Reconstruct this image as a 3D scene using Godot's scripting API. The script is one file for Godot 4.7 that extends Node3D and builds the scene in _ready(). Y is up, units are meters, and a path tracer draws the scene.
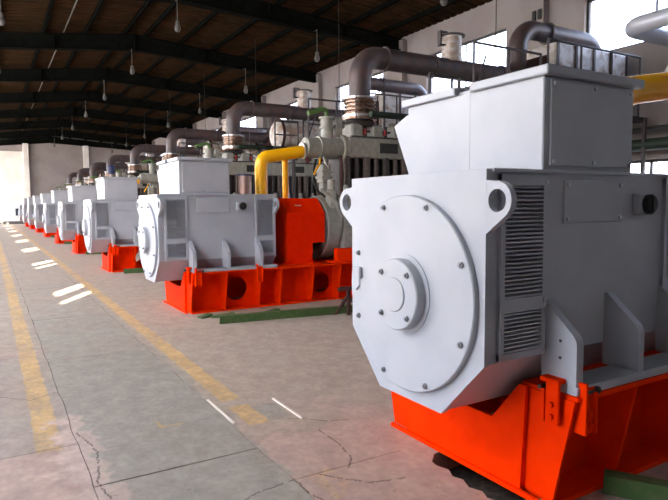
extends Node3D
# A generator hall: nine orange-based generating sets in a row beside an aisle. x runs across the hall, -z down the aisle.

const BAY := 6.0            # spacing of the sets and of the roof frames
const SETS := 9
const FX := 1.935           # x of the front face of every generator
const Z0 := -2.478          # shaft line of the first set
const XL := -3.0            # left wall
const XR := 12.8            # right wall
const ZN := 1.3             # end wall behind the photographer
const ZF := -58.7           # far end wall
const RIDGE := 4.9
const ORD := ["first", "second", "third", "fourth", "fifth", "sixth", "seventh", "eighth", "ninth"]

var M := {}
var shared := {}
var taken := {}
var rng := RandomNumberGenerator.new()


# ---------------------------------------------------------------- mesh maker
class Maker:
	var v := PackedVector3Array()
	var n := PackedVector3Array()
	var t := PackedVector2Array()
	var area := Rect2()          # world xz rectangle for the uv, if any
	var x := Transform3D()

	func put(p: Vector3, q: Vector3) -> void:
		var w := x * p
		v.append(w)
		n.append((x.basis * q).normalized())
		if area.size.x > 0.0:
			t.append(Vector2((w.x - area.position.x) / area.size.x, (w.z - area.position.y) / area.size.y))

	func tri(a: Vector3, b: Vector3, c: Vector3) -> void:     # counter-clockwise seen from outside
		var q := (b - a).cross(c - a)
		if q.length() < 1e-12:
			return
		put(a, q); put(c, q); put(b, q)

	func tri3(a: Vector3, b: Vector3, c: Vector3, na: Vector3, nb: Vector3, nc: Vector3) -> void:
		put(a, na); put(c, nc); put(b, nb)

	func quad(a: Vector3, b: Vector3, c: Vector3, d: Vector3) -> void:
		tri(a, b, c); tri(a, c, d)

	func box(x0: float, x1: float, y0: float, y1: float, z0: float, z1: float, e := 0.0) -> Maker:
		var c := Vector3((x0 + x1) / 2, (y0 + y1) / 2, (z0 + z1) / 2)
		var h := Vector3(absf(x1 - x0) / 2, absf(y1 - y0) / 2, absf(z1 - z0) / 2)
		e = minf(e, minf(h.x, minf(h.y, h.z)) * 0.9)
		var ax := [Vector3.RIGHT, Vector3.UP, Vector3.BACK]
		for k in 3:
			for s in [-1.0, 1.0]:
				var w: Vector3 = ax[k] * s
				var u: Vector3 = ax[(k + 1) % 3]
				var r: Vector3 = w.cross(u)
				var hu: float = h[(k + 1) % 3] - e
				var hr: float = h[(k + 2) % 3] - e
				var o: Vector3 = c + w * h[k]
				quad(o - u * hu - r * hr, o + u * hu - r * hr, o + u * hu + r * hr, o - u * hu + r * hr)
		if e > 0.0:
			for k in 3:
				var i := (k + 1) % 3
				var j := (k + 2) % 3
				for si in [-1.0, 1.0]:
					for sj in [-1.0, 1.0]:
						var a := Vector3.ZERO
						a[i] = si * h[i]; a[j] = sj * (h[j] - e)
						var b := Vector3.ZERO
						b[i] = si * (h[i] - e); b[j] = sj * h[j]
						var l := Vector3.ZERO
						l[k] = h[k] - e
						face([c + a - l, c + a + l, c + b + l, c + b - l], c)
			for sx in [-1.0, 1.0]:
				for sy in [-1.0, 1.0]:
					for sz in [-1.0, 1.0]:
						var g := Vector3(sx * h.x, sy * h.y, sz * h.z)
						var d := Vector3(sx * e, sy * e, sz * e)
						face([c + g - Vector3(0, d.y, d.z), c + g - Vector3(d.x, 0, d.z), c + g - Vector3(d.x, d.y, 0)], c)
		return self

	func face(p: Array, inside: Vector3) -> void:             # a convex face turned away from a point
		var q: Vector3 = (p[1] - p[0]).cross(p[2] - p[0])
		var turned: bool = q.dot(p[0] - inside) < 0.0
		for k in range(1, p.size() - 1):
			if turned:
				tri(p[0], p[k + 1], p[k])
			else:
				tri(p[0], p[k], p[k + 1])

	# a polygon in the plane of two axes pushed along the third: "x" takes (y, z), "y" takes (z, x), "z" takes (x, y)
	func prism(poly: PackedVector2Array, axis: String, w0: float, w1: float, caps := true) -> Maker:
		var p := poly.duplicate()
		if Geometry2D.is_polygon_clockwise(p):
			p.reverse()
		var idx := Geometry2D.triangulate_polygon(p)
		if caps:
			for k in range(0, idx.size(), 3):
				var a := p[idx[k]]
				var b := p[idx[k + 1]]
				var c := p[idx[k + 2]]
				if (b - a).cross(c - a) < 0.0:
					var s := b
					b = c
					c = s
				tri(at(a, w1, axis), at(b, w1, axis), at(c, w1, axis))
				tri(at(a, w0, axis), at(c, w0, axis), at(b, w0, axis))
		for k in p.size():
			var a := p[k]
			var b := p[(k + 1) % p.size()]
			quad(at(a, w0, axis), at(b, w0, axis), at(b, w1, axis), at(a, w1, axis))
		return self

	static func at(p: Vector2, w: float, axis: String) -> Vector3:
		if axis == "x":
			return Vector3(w, p.x, p.y)
		if axis == "y":
			return Vector3(p.y, w, p.x)
		return Vector3(p.x, p.y, w)

	# a plate with a round hole; the polygon must be seen whole from the middle of the hole
	func holed(poly: PackedVector2Array, c: Vector2, r: float, axis: String, w0: float, w1: float, seg := 32) -> Maker:
		var p := poly.duplicate()
		if Geometry2D.is_polygon_clockwise(p):
			p.reverse()
		var angles := []
		for k in seg:
			angles.append(TAU * k / seg - PI)
		for q in p:
			angles.append((q - c).angle())
		angles.sort()
		var rim := []
		var hole := []
		for a in angles:
			var dir := Vector2.from_angle(a)
			var best := 1e9
			for k in p.size():
				var hit = Geometry2D.segment_intersects_segment(c, c + dir * 50.0, p[k], p[(k + 1) % p.size()])
				if hit != null:
					best = minf(best, c.distance_to(hit))
			if best > 1e8:
				for q in p:
					if absf(angle_difference((q - c).angle(), a)) < 1e-4:
						best = c.distance_to(q)
			if best > 1e8:
				continue
			rim.append(c + dir * best)
			hole.append(c + dir * r)
		for k in rim.size():
			var j := (k + 1) % rim.size()
			quad(at(hole[k], w1, axis), at(rim[k], w1, axis), at(rim[j], w1, axis), at(hole[j], w1, axis))
			quad(at(hole[j], w0, axis), at(rim[j], w0, axis), at(rim[k], w0, axis), at(hole[k], w0, axis))
			quad(at(rim[k], w0, axis), at(rim[j], w0, axis), at(rim[j], w1, axis), at(rim[k], w1, axis))
			quad(at(hole[j], w0, axis), at(hole[k], w0, axis), at(hole[k], w1, axis), at(hole[j], w1, axis))
		return self

	func tube(pts: Array, r, seg := 12, caps := true) -> Maker:
		var rings := []
		var norms := []
		var side := Vector3.ZERO
		for i in pts.size():
			var d: Vector3 = (pts[mini(i + 1, pts.size() - 1)] - pts[maxi(i - 1, 0)]).normalized()
			if i == 0:
				side = d.cross(Vector3.UP if absf(d.y) < 0.9 else Vector3.RIGHT).normalized()
			side = (side - d * side.dot(d)).normalized()
			var up := d.cross(side)
			var rr: float = r[i] if r is Array else r
			var ring := PackedVector3Array()
			var no := PackedVector3Array()
			for k in seg:
				var a := TAU * k / seg
				var q := side * cos(a) + up * sin(a)
				ring.append(pts[i] + q * rr); no.append(q)
			rings.append(ring); norms.append(no)
		for i in pts.size() - 1:
			for k in seg:
				var j := (k + 1) % seg
				tri3(rings[i][k], rings[i][j], rings[i + 1][j], norms[i][k], norms[i][j], norms[i + 1][j])
				tri3(rings[i][k], rings[i + 1][j], rings[i + 1][k], norms[i][k], norms[i + 1][j], norms[i + 1][k])
		if caps:
			var e := pts.size() - 1
			for k in range(1, seg - 1):
				tri(rings[0][0], rings[0][k + 1], rings[0][k])
				tri(rings[e][0], rings[e][k], rings[e][k + 1])
		return self

	func cyl(a: Vector3, b: Vector3, r: float, seg := 16) -> Maker:
		return tube([a, b], r, seg)

	# (radius, height) pairs turned round a line from "o" along "dir"; each band keeps its own edge
	func lathe(prof: Array, o: Vector3, dir: Vector3, seg := 24) -> Maker:
		var d := dir.normalized()
		var s := d.cross(Vector3.UP if absf(d.y) < 0.9 else Vector3.RIGHT).normalized()
		var u := d.cross(s)
		for i in prof.size() - 1:
			var a: Vector2 = prof[i]
			var b: Vector2 = prof[i + 1]
			var sl := Vector2(b.y - a.y, a.x - b.x)
			if sl.length() < 1e-9:
				continue
			sl = sl.normalized()
			for k in seg:
				var c0 := s * cos(TAU * k / seg) + u * sin(TAU * k / seg)
				var c1 := s * cos(TAU * (k + 1) / seg) + u * sin(TAU * (k + 1) / seg)
				var n0 := c0 * sl.x + d * sl.y
				var n1 := c1 * sl.x + d * sl.y
				var p00 := o + c0 * a.x + d * a.y
				var p10 := o + c1 * a.x + d * a.y
				var p01 := o + c0 * b.x + d * b.y
				var p11 := o + c1 * b.x + d * b.y
				if a.x > 1e-6:
					tri3(p00, p10, p11, n0, n1, n1)
				if b.x > 1e-6:
					tri3(p00, p11, p01, n0, n1, n0)
		return self

	func mesh() -> ArrayMesh:
		var arr := []
		arr.resize(Mesh.ARRAY_MAX)
		arr[Mesh.ARRAY_VERTEX] = v
		arr[Mesh.ARRAY_NORMAL] = n
		if t.size() == v.size() and v.size() > 0:
			arr[Mesh.ARRAY_TEX_UV] = t
		var m := ArrayMesh.new()
		m.add_surface_from_arrays(Mesh.PRIMITIVE_TRIANGLES, arr)
		return m


func mk() -> Maker:
	return Maker.new()


# ---------------------------------------------------------------- nodes
func numbered(called: String) -> String:
	taken[called] = taken.get(called, -1) + 1
	return called if taken[called] == 0 else "%s_%03d" % [called, taken[called]]


func thing(called: String, label: String, category: String, where := Vector3.ZERO, group := "", turn := 0.0) -> Node3D:
	var o := Node3D.new()
	o.name = numbered(called)
	add_child(o)
	o.position = where
	o.rotation.y = turn
	o.set_meta("label", label)
	o.set_meta("category", category)
	if group:
		o.set_meta("group", group)
	return o


func structure(called: String, label := "", category := "") -> Node3D:
	var o := Node3D.new()
	o.name = called
	add_child(o)
	o.set_meta("kind", "structure")
	if label:
		o.set_meta("label", label)
	if category:
		o.set_meta("category", category)
	return o


func part(called: String, shape, mat: Material, parent: Node3D, where := Vector3.ZERO, label := "") -> MeshInstance3D:
	var o := MeshInstance3D.new()
	o.name = called
	o.mesh = shape.mesh() if shape is Maker else shape
	o.material_override = mat
	o.cast_shadow = GeometryInstance3D.SHADOW_CASTING_SETTING_ON
	o.position = where
	parent.add_child(o, true)
	if label:
		o.set_meta("label", label)
	return o


# ---------------------------------------------------------------- materials
func plain(c: Color, rough := 0.6, metal := 0.0) -> StandardMaterial3D:
	var m := StandardMaterial3D.new()
	m.albedo_color = c
	m.roughness = rough
	m.metallic = metal
	return m


func noise_image(seed_: int, freq: float, size: int, octaves := 4) -> Image:
	var f := FastNoiseLite.new()
	f.seed = seed_
	f.frequency = freq
	f.noise_type = FastNoiseLite.TYPE_SIMPLEX_SMOOTH
	f.fractal_octaves = octaves
	var im := f.get_seamless_image(size, size)
	im.convert(Image.FORMAT_L8)
	return im


# two colours mixed by a noise; "lo" to "hi" is the part of the noise over which the change takes place
func mottled(a: Color, b: Color, seed_: int, freq: float, lo: float, hi: float, metres: float, rough := 0.6, metal := 0.0, octaves := 4, third = null) -> StandardMaterial3D:
	var size := 256
	var na := noise_image(seed_, freq, size, octaves).get_data()
	var nb := noise_image(seed_ + 77, freq * 0.45, size, 3).get_data()
	var bytes := PackedByteArray()
	bytes.resize(size * size * 3)
	for k in size * size:
		var w := clampf((na[k] / 255.0 - lo) / (hi - lo), 0.0, 1.0)
		var c := a.lerp(b, w)
		if third != null:
			c = c.lerp(third, clampf((nb[k] / 255.0 - 0.62) * 6.0, 0.0, 0.85))
		bytes[k * 3] = int(c.r * 255.0)
		bytes[k * 3 + 1] = int(c.g * 255.0)
		bytes[k * 3 + 2] = int(c.b * 255.0)
	var im := Image.create_from_data(size, size, false, Image.FORMAT_RGB8, bytes)
	im.generate_mipmaps()
	var m := StandardMaterial3D.new()
	m.albedo_texture = ImageTexture.create_from_image(im)
	m.uv1_triplanar = true
	m.uv1_world_triplanar = true
	m.uv1_scale = Vector3.ONE / metres
	m.roughness = rough
	m.metallic = metal
	return m


func make_materials() -> void:
	M.grey = mottled(Color(0.63, 0.645, 0.675), Color(0.655, 0.67, 0.695), 11, 0.012, 0.3, 0.7, 1.7, 0.38)
	M.grey_bolt = plain(Color(0.55, 0.56, 0.58), 0.4, 0.3)
	M.bolt_light = plain(Color(0.72, 0.73, 0.75), 0.3, 0.4)
	M.orange = mottled(Color(0.94, 0.20, 0.0), Color(0.91, 0.185, 0.0), 12, 0.02, 0.35, 0.75, 1.1, 0.45)
	M.guard = mottled(Color(0.90, 0.15, 0.0), Color(0.88, 0.135, 0.0), 13, 0.02, 0.35, 0.7, 1.0, 0.45)
	M.orange.metallic_specular = 0.1
	M.guard.metallic_specular = 0.1
	M.black = plain(Color(0.05, 0.05, 0.055), 0.5)
	M.engine = mottled(Color(0.575, 0.565, 0.525), Color(0.52, 0.51, 0.47), 14, 0.03, 0.35, 0.7, 0.9, 0.5)
	M.engine_dark = mottled(Color(0.20, 0.17, 0.15), Color(0.13, 0.115, 0.105), 15, 0.03, 0.35, 0.7, 0.7, 0.6)
	M.sleeve = mottled(Color(0.34, 0.27, 0.23), Color(0.23, 0.19, 0.17), 16, 0.03, 0.35, 0.7, 0.5, 0.5)
	M.pipe = mottled(Color(0.30, 0.25, 0.25), Color(0.245, 0.205, 0.205), 17, 0.02, 0.35, 0.7, 1.3, 0.5, 0.0, 4, Color(0.34, 0.24, 0.20))
	M.bellows = mottled(Color(0.60, 0.52, 0.46), Color(0.40, 0.28, 0.20), 18, 0.03, 0.35, 0.65, 0.6, 0.3, 0.7)
	M.drum = plain(Color(0.50, 0.40, 0.37), 0.35, 0.4)
	M.pale = plain(Color(0.74, 0.75, 0.78), 0.4, 0.2)
	M.steel = plain(Color(0.70, 0.70, 0.70), 0.3, 0.8)
	M.yellow = plain(Color(0.98, 0.71, 0.04), 0.35)
	M.clad = mottled(Color(0.78, 0.76, 0.73), Color(0.66, 0.61, 0.56), 19, 0.02, 0.35, 0.75, 1.4, 0.5, 0.0, 4, Color(0.52, 0.40, 0.31))
	M.stack = mottled(Color(0.72, 0.69, 0.66), Color(0.60, 0.52, 0.46), 20, 0.02, 0.35, 0.75, 0.8, 0.45, 0.2)
	M.rail = plain(Color(0.24, 0.21, 0.21), 0.6)
	M.green = mottled(Color(0.22, 0.34, 0.14), Color(0.30, 0.36, 0.20), 21, 0.03, 0.4, 0.7, 0.6, 0.6)
	M.green_pipe = plain(Color(0.30, 0.42, 0.20), 0.5)
	M.green_dark = plain(Color(0.10, 0.16, 0.10), 0.6)
	M.blue = plain(Color(0.09, 0.14, 0.29), 0.5)
	M.red = plain(Color(0.60, 0.07, 0.08), 0.5)
	M.rust = mottled(Color(0.26, 0.11, 0.08), Color(0.17, 0.08, 0.06), 22, 0.04, 0.35, 0.7, 0.4, 0.8)
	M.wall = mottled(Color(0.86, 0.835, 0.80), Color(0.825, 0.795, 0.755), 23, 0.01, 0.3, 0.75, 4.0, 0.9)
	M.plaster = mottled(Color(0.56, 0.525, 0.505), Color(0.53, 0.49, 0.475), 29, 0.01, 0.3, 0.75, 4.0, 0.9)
	M.cement = mottled(Color(0.53, 0.54, 0.54), Color(0.46, 0.47, 0.47), 28, 0.01, 0.3, 0.7, 3.0, 0.9)
	M.frame_dark = plain(Color(0.10, 0.09, 0.085), 0.8)
	M.frame = plain(Color(0.22, 0.21, 0.20), 0.6)
	M.rafter = mottled(Color(0.075, 0.08, 0.068), Color(0.06, 0.062, 0.055), 24, 0.02, 0.35, 0.7, 2.0, 0.6)
	M.deck = mottled(Color(0.19, 0.138, 0.088), Color(0.15, 0.11, 0.07), 25, 0.015, 0.35, 0.7, 3.0, 0.8, 0.0, 4, Color(0.21, 0.135, 0.085))
	for m in [M.deck, M.rafter]:
		m.metallic_specular = 0.05
		m.roughness = 0.95
	M.conduit = plain(Color(0.30, 0.28, 0.25), 0.6)
	M.ground = mottled(Color(0.62, 0.59, 0.53), Color(0.55, 0.52, 0.46), 26, 0.01, 0.3, 0.7, 5.0, 0.95)
	M.fill = mottled(Color(0.42, 0.38, 0.34), Color(0.25, 0.22, 0.195), 31, 0.03, 0.3, 0.7, 0.5, 0.95)
	M.soil = mottled(Color(0.30, 0.26, 0.23), Color(0.20, 0.18, 0.16), 27, 0.04, 0.3, 0.7, 0.6, 0.95)
	M.stick = plain(Color(0.86, 0.82, 0.77), 0.7)
	M.globe = plain(Color(0.31, 0.29, 0.275), 0.5)
	M.hose = plain(Color(0.80, 0.80, 0.78), 0.5)
	var glass := StandardMaterial3D.new()
	glass.albedo_color = Color(0.95, 0.97, 1.0, 0.08)
	glass.transparency = BaseMaterial3D.TRANSPARENCY_ALPHA
	glass.roughness = 0.02
	M.glass = glass
	M.milky = plain(Color(0.93, 0.95, 0.97), 0.6)  # translucent stock of the fill panels added in the left wall
	M.milky.backlight_enabled = true
	M.milky.backlight = Color(0.97, 0.98, 1.0)


# ---------------------------------------------------------------- the floor's paint and dirt
func smooth(a: float, b: float, v: float) -> float:
	return clampf((v - a) / (b - a), 0.0, 1.0)


func floor_material(area: Rect2, w: int, h: int) -> StandardMaterial3D:
	var fine := FastNoiseLite.new()
	fine.seed = 5
	fine.frequency = 1.0
	fine.fractal_octaves = 5
	var px := area.size.x / w
	var pz := area.size.y / h
	fine.frequency = px * 5.0
	var a := fine.get_image(w, h).get_data()
	fine.seed = 9
	fine.frequency = px * 1.1
	var b := fine.get_image(w, h).get_data()
	fine.seed = 21
	fine.frequency = px * 16.0
	fine.fractal_octaves = 3
	var c := fine.get_image(w, h).get_data()
	var pink := Color(0.68, 0.58, 0.53)
	var tan_ := Color(0.655, 0.585, 0.525)
	var dust := Color(0.72, 0.635, 0.59)
	var green := Color(0.575, 0.55, 0.505)
	var yellow := Color(0.74, 0.61, 0.42)
	var bytes := PackedByteArray()
	bytes.resize(w * h * 3)
	for j in h:
		var z := area.position.y + (j + 0.5) * pz
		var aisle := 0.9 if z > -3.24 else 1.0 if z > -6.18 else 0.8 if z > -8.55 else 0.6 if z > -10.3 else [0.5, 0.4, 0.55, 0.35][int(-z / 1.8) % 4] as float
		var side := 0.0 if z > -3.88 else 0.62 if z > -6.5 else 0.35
		for i in w:
			var k := j * w + i
			var x := area.position.x + (i + 0.5) * px
			var na := a[k] / 255.0 - 0.5
			var nb := b[k] / 255.0 - 0.5
			var nc := c[k] / 255.0 - 0.5
			var col: Color
			if x < 0.41:
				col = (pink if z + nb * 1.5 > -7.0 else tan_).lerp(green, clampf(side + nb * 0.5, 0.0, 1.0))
				if x > 0.18 + na * 0.03 and x < 0.33 + na * 0.03 and z < -3.82 + nb * 0.2:
					col = col.lerp(yellow, clampf(0.85 + nc * 0.9 + nb * 0.9, 0.15, 0.95))
				if z > -4.5:
					col = col.lerp(dust, clampf(smooth(0.27, 0.33, x + na * 0.25) * smooth(-4.25, -4.1, z + nb + na * 0.5), 0.0, 0.9))
			elif x < 1.36:
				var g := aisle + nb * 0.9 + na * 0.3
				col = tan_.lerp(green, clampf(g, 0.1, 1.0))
				if z > -4.6:
					col = col.lerp(dust, clampf(smooth(0.56, 0.50, x + na * 0.3 + nb * 0.2) * smooth(-4.4, -4.25, z + nb + na * 0.5), 0.0, 0.85))
				if x > 0.92 and x < 1.09 and z > -4.04 and z < -3.88:      # a painted tick
					if x < 0.945 or absf(z - (-3.90 + (x - 0.92) * 0.1)) < 0.018:
						col = col.lerp(yellow, clampf(0.6 + nc, 0.0, 0.9))
			else:
				var g := clampf(0.18 + nb * 1.1 + na * 0.4, 0.0, 0.7)
				col = tan_.lerp(pink, smooth(-3.75, -3.55, z + nb * 1.2 + na * 0.4)).lerp(green, g * 0.7)
				if x < 1.40 + nb * 0.15 and z < -2.8:
					col = col.lerp(green, 0.7)
				if x > 1.46 + na * 0.03 and x < 1.61 + na * 0.03:
					if z < -4.18 + nb * 0.1 or (z > -4.02 and z < -3.6 + nb * 0.05):
						col = col.lerp(yellow, clampf(0.85 + nc * 0.9 + nb * 0.9, 0.2, 0.95))
					elif z > -2.78 and z < -2.45:
						col = col.lerp(yellow, clampf(0.3 + nc + nb, 0.0, 0.6))
				elif x > 1.61 and x < 1.79 and z > -3.95 and z < -3.61:
					col = col.lerp(green, clampf(0.85 + nb, 0.3, 1.0))
			var s := 1.0 + na * 0.16 + nc * 0.14 + nb * 0.10
			if nc > 0.29 and na < 0.0:
				s *= 0.86
			bytes[k * 3] = clampi(int(col.r * s * 255.0), 0, 255)
			bytes[k * 3 + 1] = clampi(int(col.g * s * 255.0), 0, 255)
			bytes[k * 3 + 2] = clampi(int(col.b * s * 255.0), 0, 255)
	# hairline cracks: (x, z) runs that wander a little
	for run in [[1.83, -3.29, 1.81, -3.0, 1.78, -2.81, 1.69, -2.72], [1.36, -2.76, 1.13, -2.72, 0.95, -2.65], [1.36, -2.76, 1.37, -2.55, 1.45, -2.3], [1.75, -3.6, 1.95, -3.4, 2.1, -3.35], [0.43, -4.1, 0.5, -3.7, 0.44, -3.3, 0.47, -3.0], [1.5, -2.75, 1.7, -2.5, 1.9, -2.45],
			[0.41, -11.9, 0.85, -11.86, 1.36, -12.0], [0.41, -8.58, 0.8, -8.9, 1.36, -9.1], [1.4, -6.6, 1.9, -6.9, 2.3, -6.8], [0.0, -5.2, 0.2, -5.0, 0.4, -5.1]]:
		for q in range(0, run.size() - 2, 2):
			var p0 := Vector2(run[q], run[q + 1])
			var p1 := Vector2(run[q + 2], run[q + 3])
			var steps := int(p0.distance_to(p1) / minf(px, pz)) + 1
			for k in steps:
				var at := p0.lerp(p1, float(k) / steps)
				at += Vector2(wander(at.y * 3.0, at.x), wander(at.x * 3.0, at.y)) * 0.007
				var i := int((at.x - area.position.x) / px)
				var j := int((at.y - area.position.y) / pz)
				if i < 1 or j < 1 or i >= w - 1 or j >= h - 1 or wander(at.x * 7.0 + at.y * 5.0, 2.0) > 0.45:
					continue
				for c3 in 3:
					bytes[(j * w + i) * 3 + c3] = int(bytes[(j * w + i) * 3 + c3] * 0.55)
	var im := Image.create_from_data(w, h, false, Image.FORMAT_RGB8, bytes)
	im.generate_mipmaps()
	var m := StandardMaterial3D.new()
	m.albedo_texture = ImageTexture.create_from_image(im)
	m.roughness = 0.62
	return m


# a slab whose joints wander a little: outline sampled along its edges with a shared jitter
func slab(parent: Node3D, x0: float, x1: float, z0: float, z1: float, jx0: float, jx1: float, top: float, mat: Material, area: Rect2, jz := 0.0) -> void:
	var p := PackedVector2Array()        # (z, x)
	var gap := 0.003
	var n := maxi(2, int(absf(z1 - z0) / 0.16)) if jx0 + jx1 > 0.0 else 1
	for k in n + 1:
		var z := lerpf(z0 + gap, z1 - gap, float(k) / n)
		p.append(Vector2(z, x1 - gap - wander(z, x1) * jx1))
	var nx := maxi(2, int(absf(x1 - x0) / 0.12)) if jz > 0.0 else 1
	for k in range(1, nx):
		var x := lerpf(x1, x0, float(k) / nx)
		p.append(Vector2(z1 - gap - absf(wander(x * 3.0, z1)) * jz, x))
	for k in range(n, -1, -1):
		var z := lerpf(z0 + gap, z1 - gap, float(k) / n)
		p.append(Vector2(z, x0 + gap - wander(z, x0) * jx0))
	for k in range(1, nx):
		var x := lerpf(x0, x1, float(k) / nx)
		p.append(Vector2(z0 + gap + absf(wander(x * 3.0 + 5.0, z0)) * jz, x))
	var s := mk()
	s.area = area
	s.prism(p, "y", -0.14, top)
	part("slab", s, mat, parent)


func wander(z: float, seed_: float) -> float:
	return sin(z * 5.1 + seed_ * 9.0) * 0.5 + sin(z * 13.7 + seed_ * 4.0) * 0.32 + sin(z * 31.0 + seed_) * 0.18


func build_floor() -> void:
	var f := structure("floor", "worn concrete floor with painted trench covers and yellow lines", "floor")
	var near_area := Rect2(-1.6, -10.5, 6.4, 12.0)
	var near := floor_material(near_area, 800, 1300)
	var far_area := Rect2(XL, ZF - 0.3, 7.8, -10.0 - ZF + 0.3)
	var far := floor_material(far_area, 330, 1900)
	var joints := [ZN, -0.9, -3.24, -6.18, -8.55]
	for k in joints.size() - 1:          # cover slabs of the aisle trench
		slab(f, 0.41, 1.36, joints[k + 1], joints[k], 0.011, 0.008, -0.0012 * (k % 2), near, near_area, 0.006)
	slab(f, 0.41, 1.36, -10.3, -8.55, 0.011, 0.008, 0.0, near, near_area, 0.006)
	var z := -10.3
	var k := 0
	while z > ZF:
		var step: float = [1.58, 1.95, 1.4, 2.3][k % 4]
		var z2 := maxf(z - step, ZF)
		slab(f, 0.41, 1.36, z2, z, 0.011, 0.008, -0.0012 * (k % 2), far, far_area, 0.006)
		z = z2
		k += 1
	for p in [[ZN, -3.9], [-3.9, -6.5], [-6.5, -10.3]]:           # beside the aisle, left
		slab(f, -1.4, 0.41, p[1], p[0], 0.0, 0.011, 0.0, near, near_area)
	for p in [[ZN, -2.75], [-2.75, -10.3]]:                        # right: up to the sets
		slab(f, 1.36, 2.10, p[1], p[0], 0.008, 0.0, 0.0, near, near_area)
	z = -10.3
	while z > ZF + 0.1:
		var z2 := maxf(z - 6.0, ZF)
		slab(f, XL, 0.41, z2, z, 0.0, 0.011, 0.0, far, far_area)
		slab(f, 1.36, 4.7, z2, z, 0.008, 0.0, 0.0, far, far_area)
		z = z2
	# the slab with the broken edge in front of the first base, and its neighbours
	var br := PackedVector2Array([Vector2(-10.3, 2.088), Vector2(ZN, 2.088), Vector2(ZN, 4.7), Vector2(-1.85, 4.7), Vector2(-1.85, 2.62), Vector2(-1.93, 2.30), Vector2(-1.99, 2.14), Vector2(-2.06, 2.118),
		Vector2(-2.12, 2.145), Vector2(-2.19, 2.115), Vector2(-2.27, 2.15), Vector2(-2.33, 2.128), Vector2(-2.40, 2.165), Vector2(-2.47, 2.14), Vector2(-2.53, 2.15), Vector2(-2.60, 2.225), Vector2(-2.62, 2.34), Vector2(-2.66, 2.70), Vector2(-2.7, 4.7), Vector2(-10.3, 4.7)])
	var s := mk()
	s.area = near_area
	s.prism(br, "y", -0.14, 0.0)
	part("slab", s, near, f, Vector3.ZERO, "concrete slab with a broken edge beside the orange base")
	part("slab", mk().box(4.7, XR, -0.14, 0.0, ZF, ZN), M.soil, f)
	part("slab", mk().box(XL, -1.406, -0.14, 0.0, -10.3, ZN), M.ground, f)
	part("joint_fill", mk().box(-1.5, 2.0, -0.13, -0.006, ZF, ZN), M.fill, f)
	part("bed", mk().box(XL, XR, -0.30, -0.145, ZF, ZN), M.soil, f)
	# fine cracks as thin sunk strips are left to the joints; two loose battens lie along the joint
	var st := thing("wood_batten", "thin pale wooden strip lying along the trench joint beside the yellow line", "batten", Vector3(1.378, 0.0, -3.975))
	part("strip", mk().box(-0.009, 0.009, 0.0, 0.010, -0.285, 0.285, 0.002), M.stick, st)
	st = thing("wood_batten", "thin pale wooden strip at the outer edge of the green floor patch", "batten", Vector3(1.82, 0.0, -3.775))
	part("strip", mk().box(-0.009, 0.009, 0.0, 0.010, -0.245, 0.245, 0.002), M.stick, st)


# ---------------------------------------------------------------- the hall
func under(x: float) -> float:           # underside of a roof frame
	return lerpf(7.25, 6.42, (RIDGE - x) / (RIDGE - XL)) if x < RIDGE else lerpf(7.25, 6.84, (x - RIDGE) / (XR - RIDGE))


func deck_y(x: float) -> float:          # underside of the roof sheets
	return lerpf(7.95, 6.98, (RIDGE - x) / (RIDGE - XL)) if x < RIDGE else lerpf(7.95, 7.34, (x - RIDGE) / (XR - RIDGE))


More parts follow.
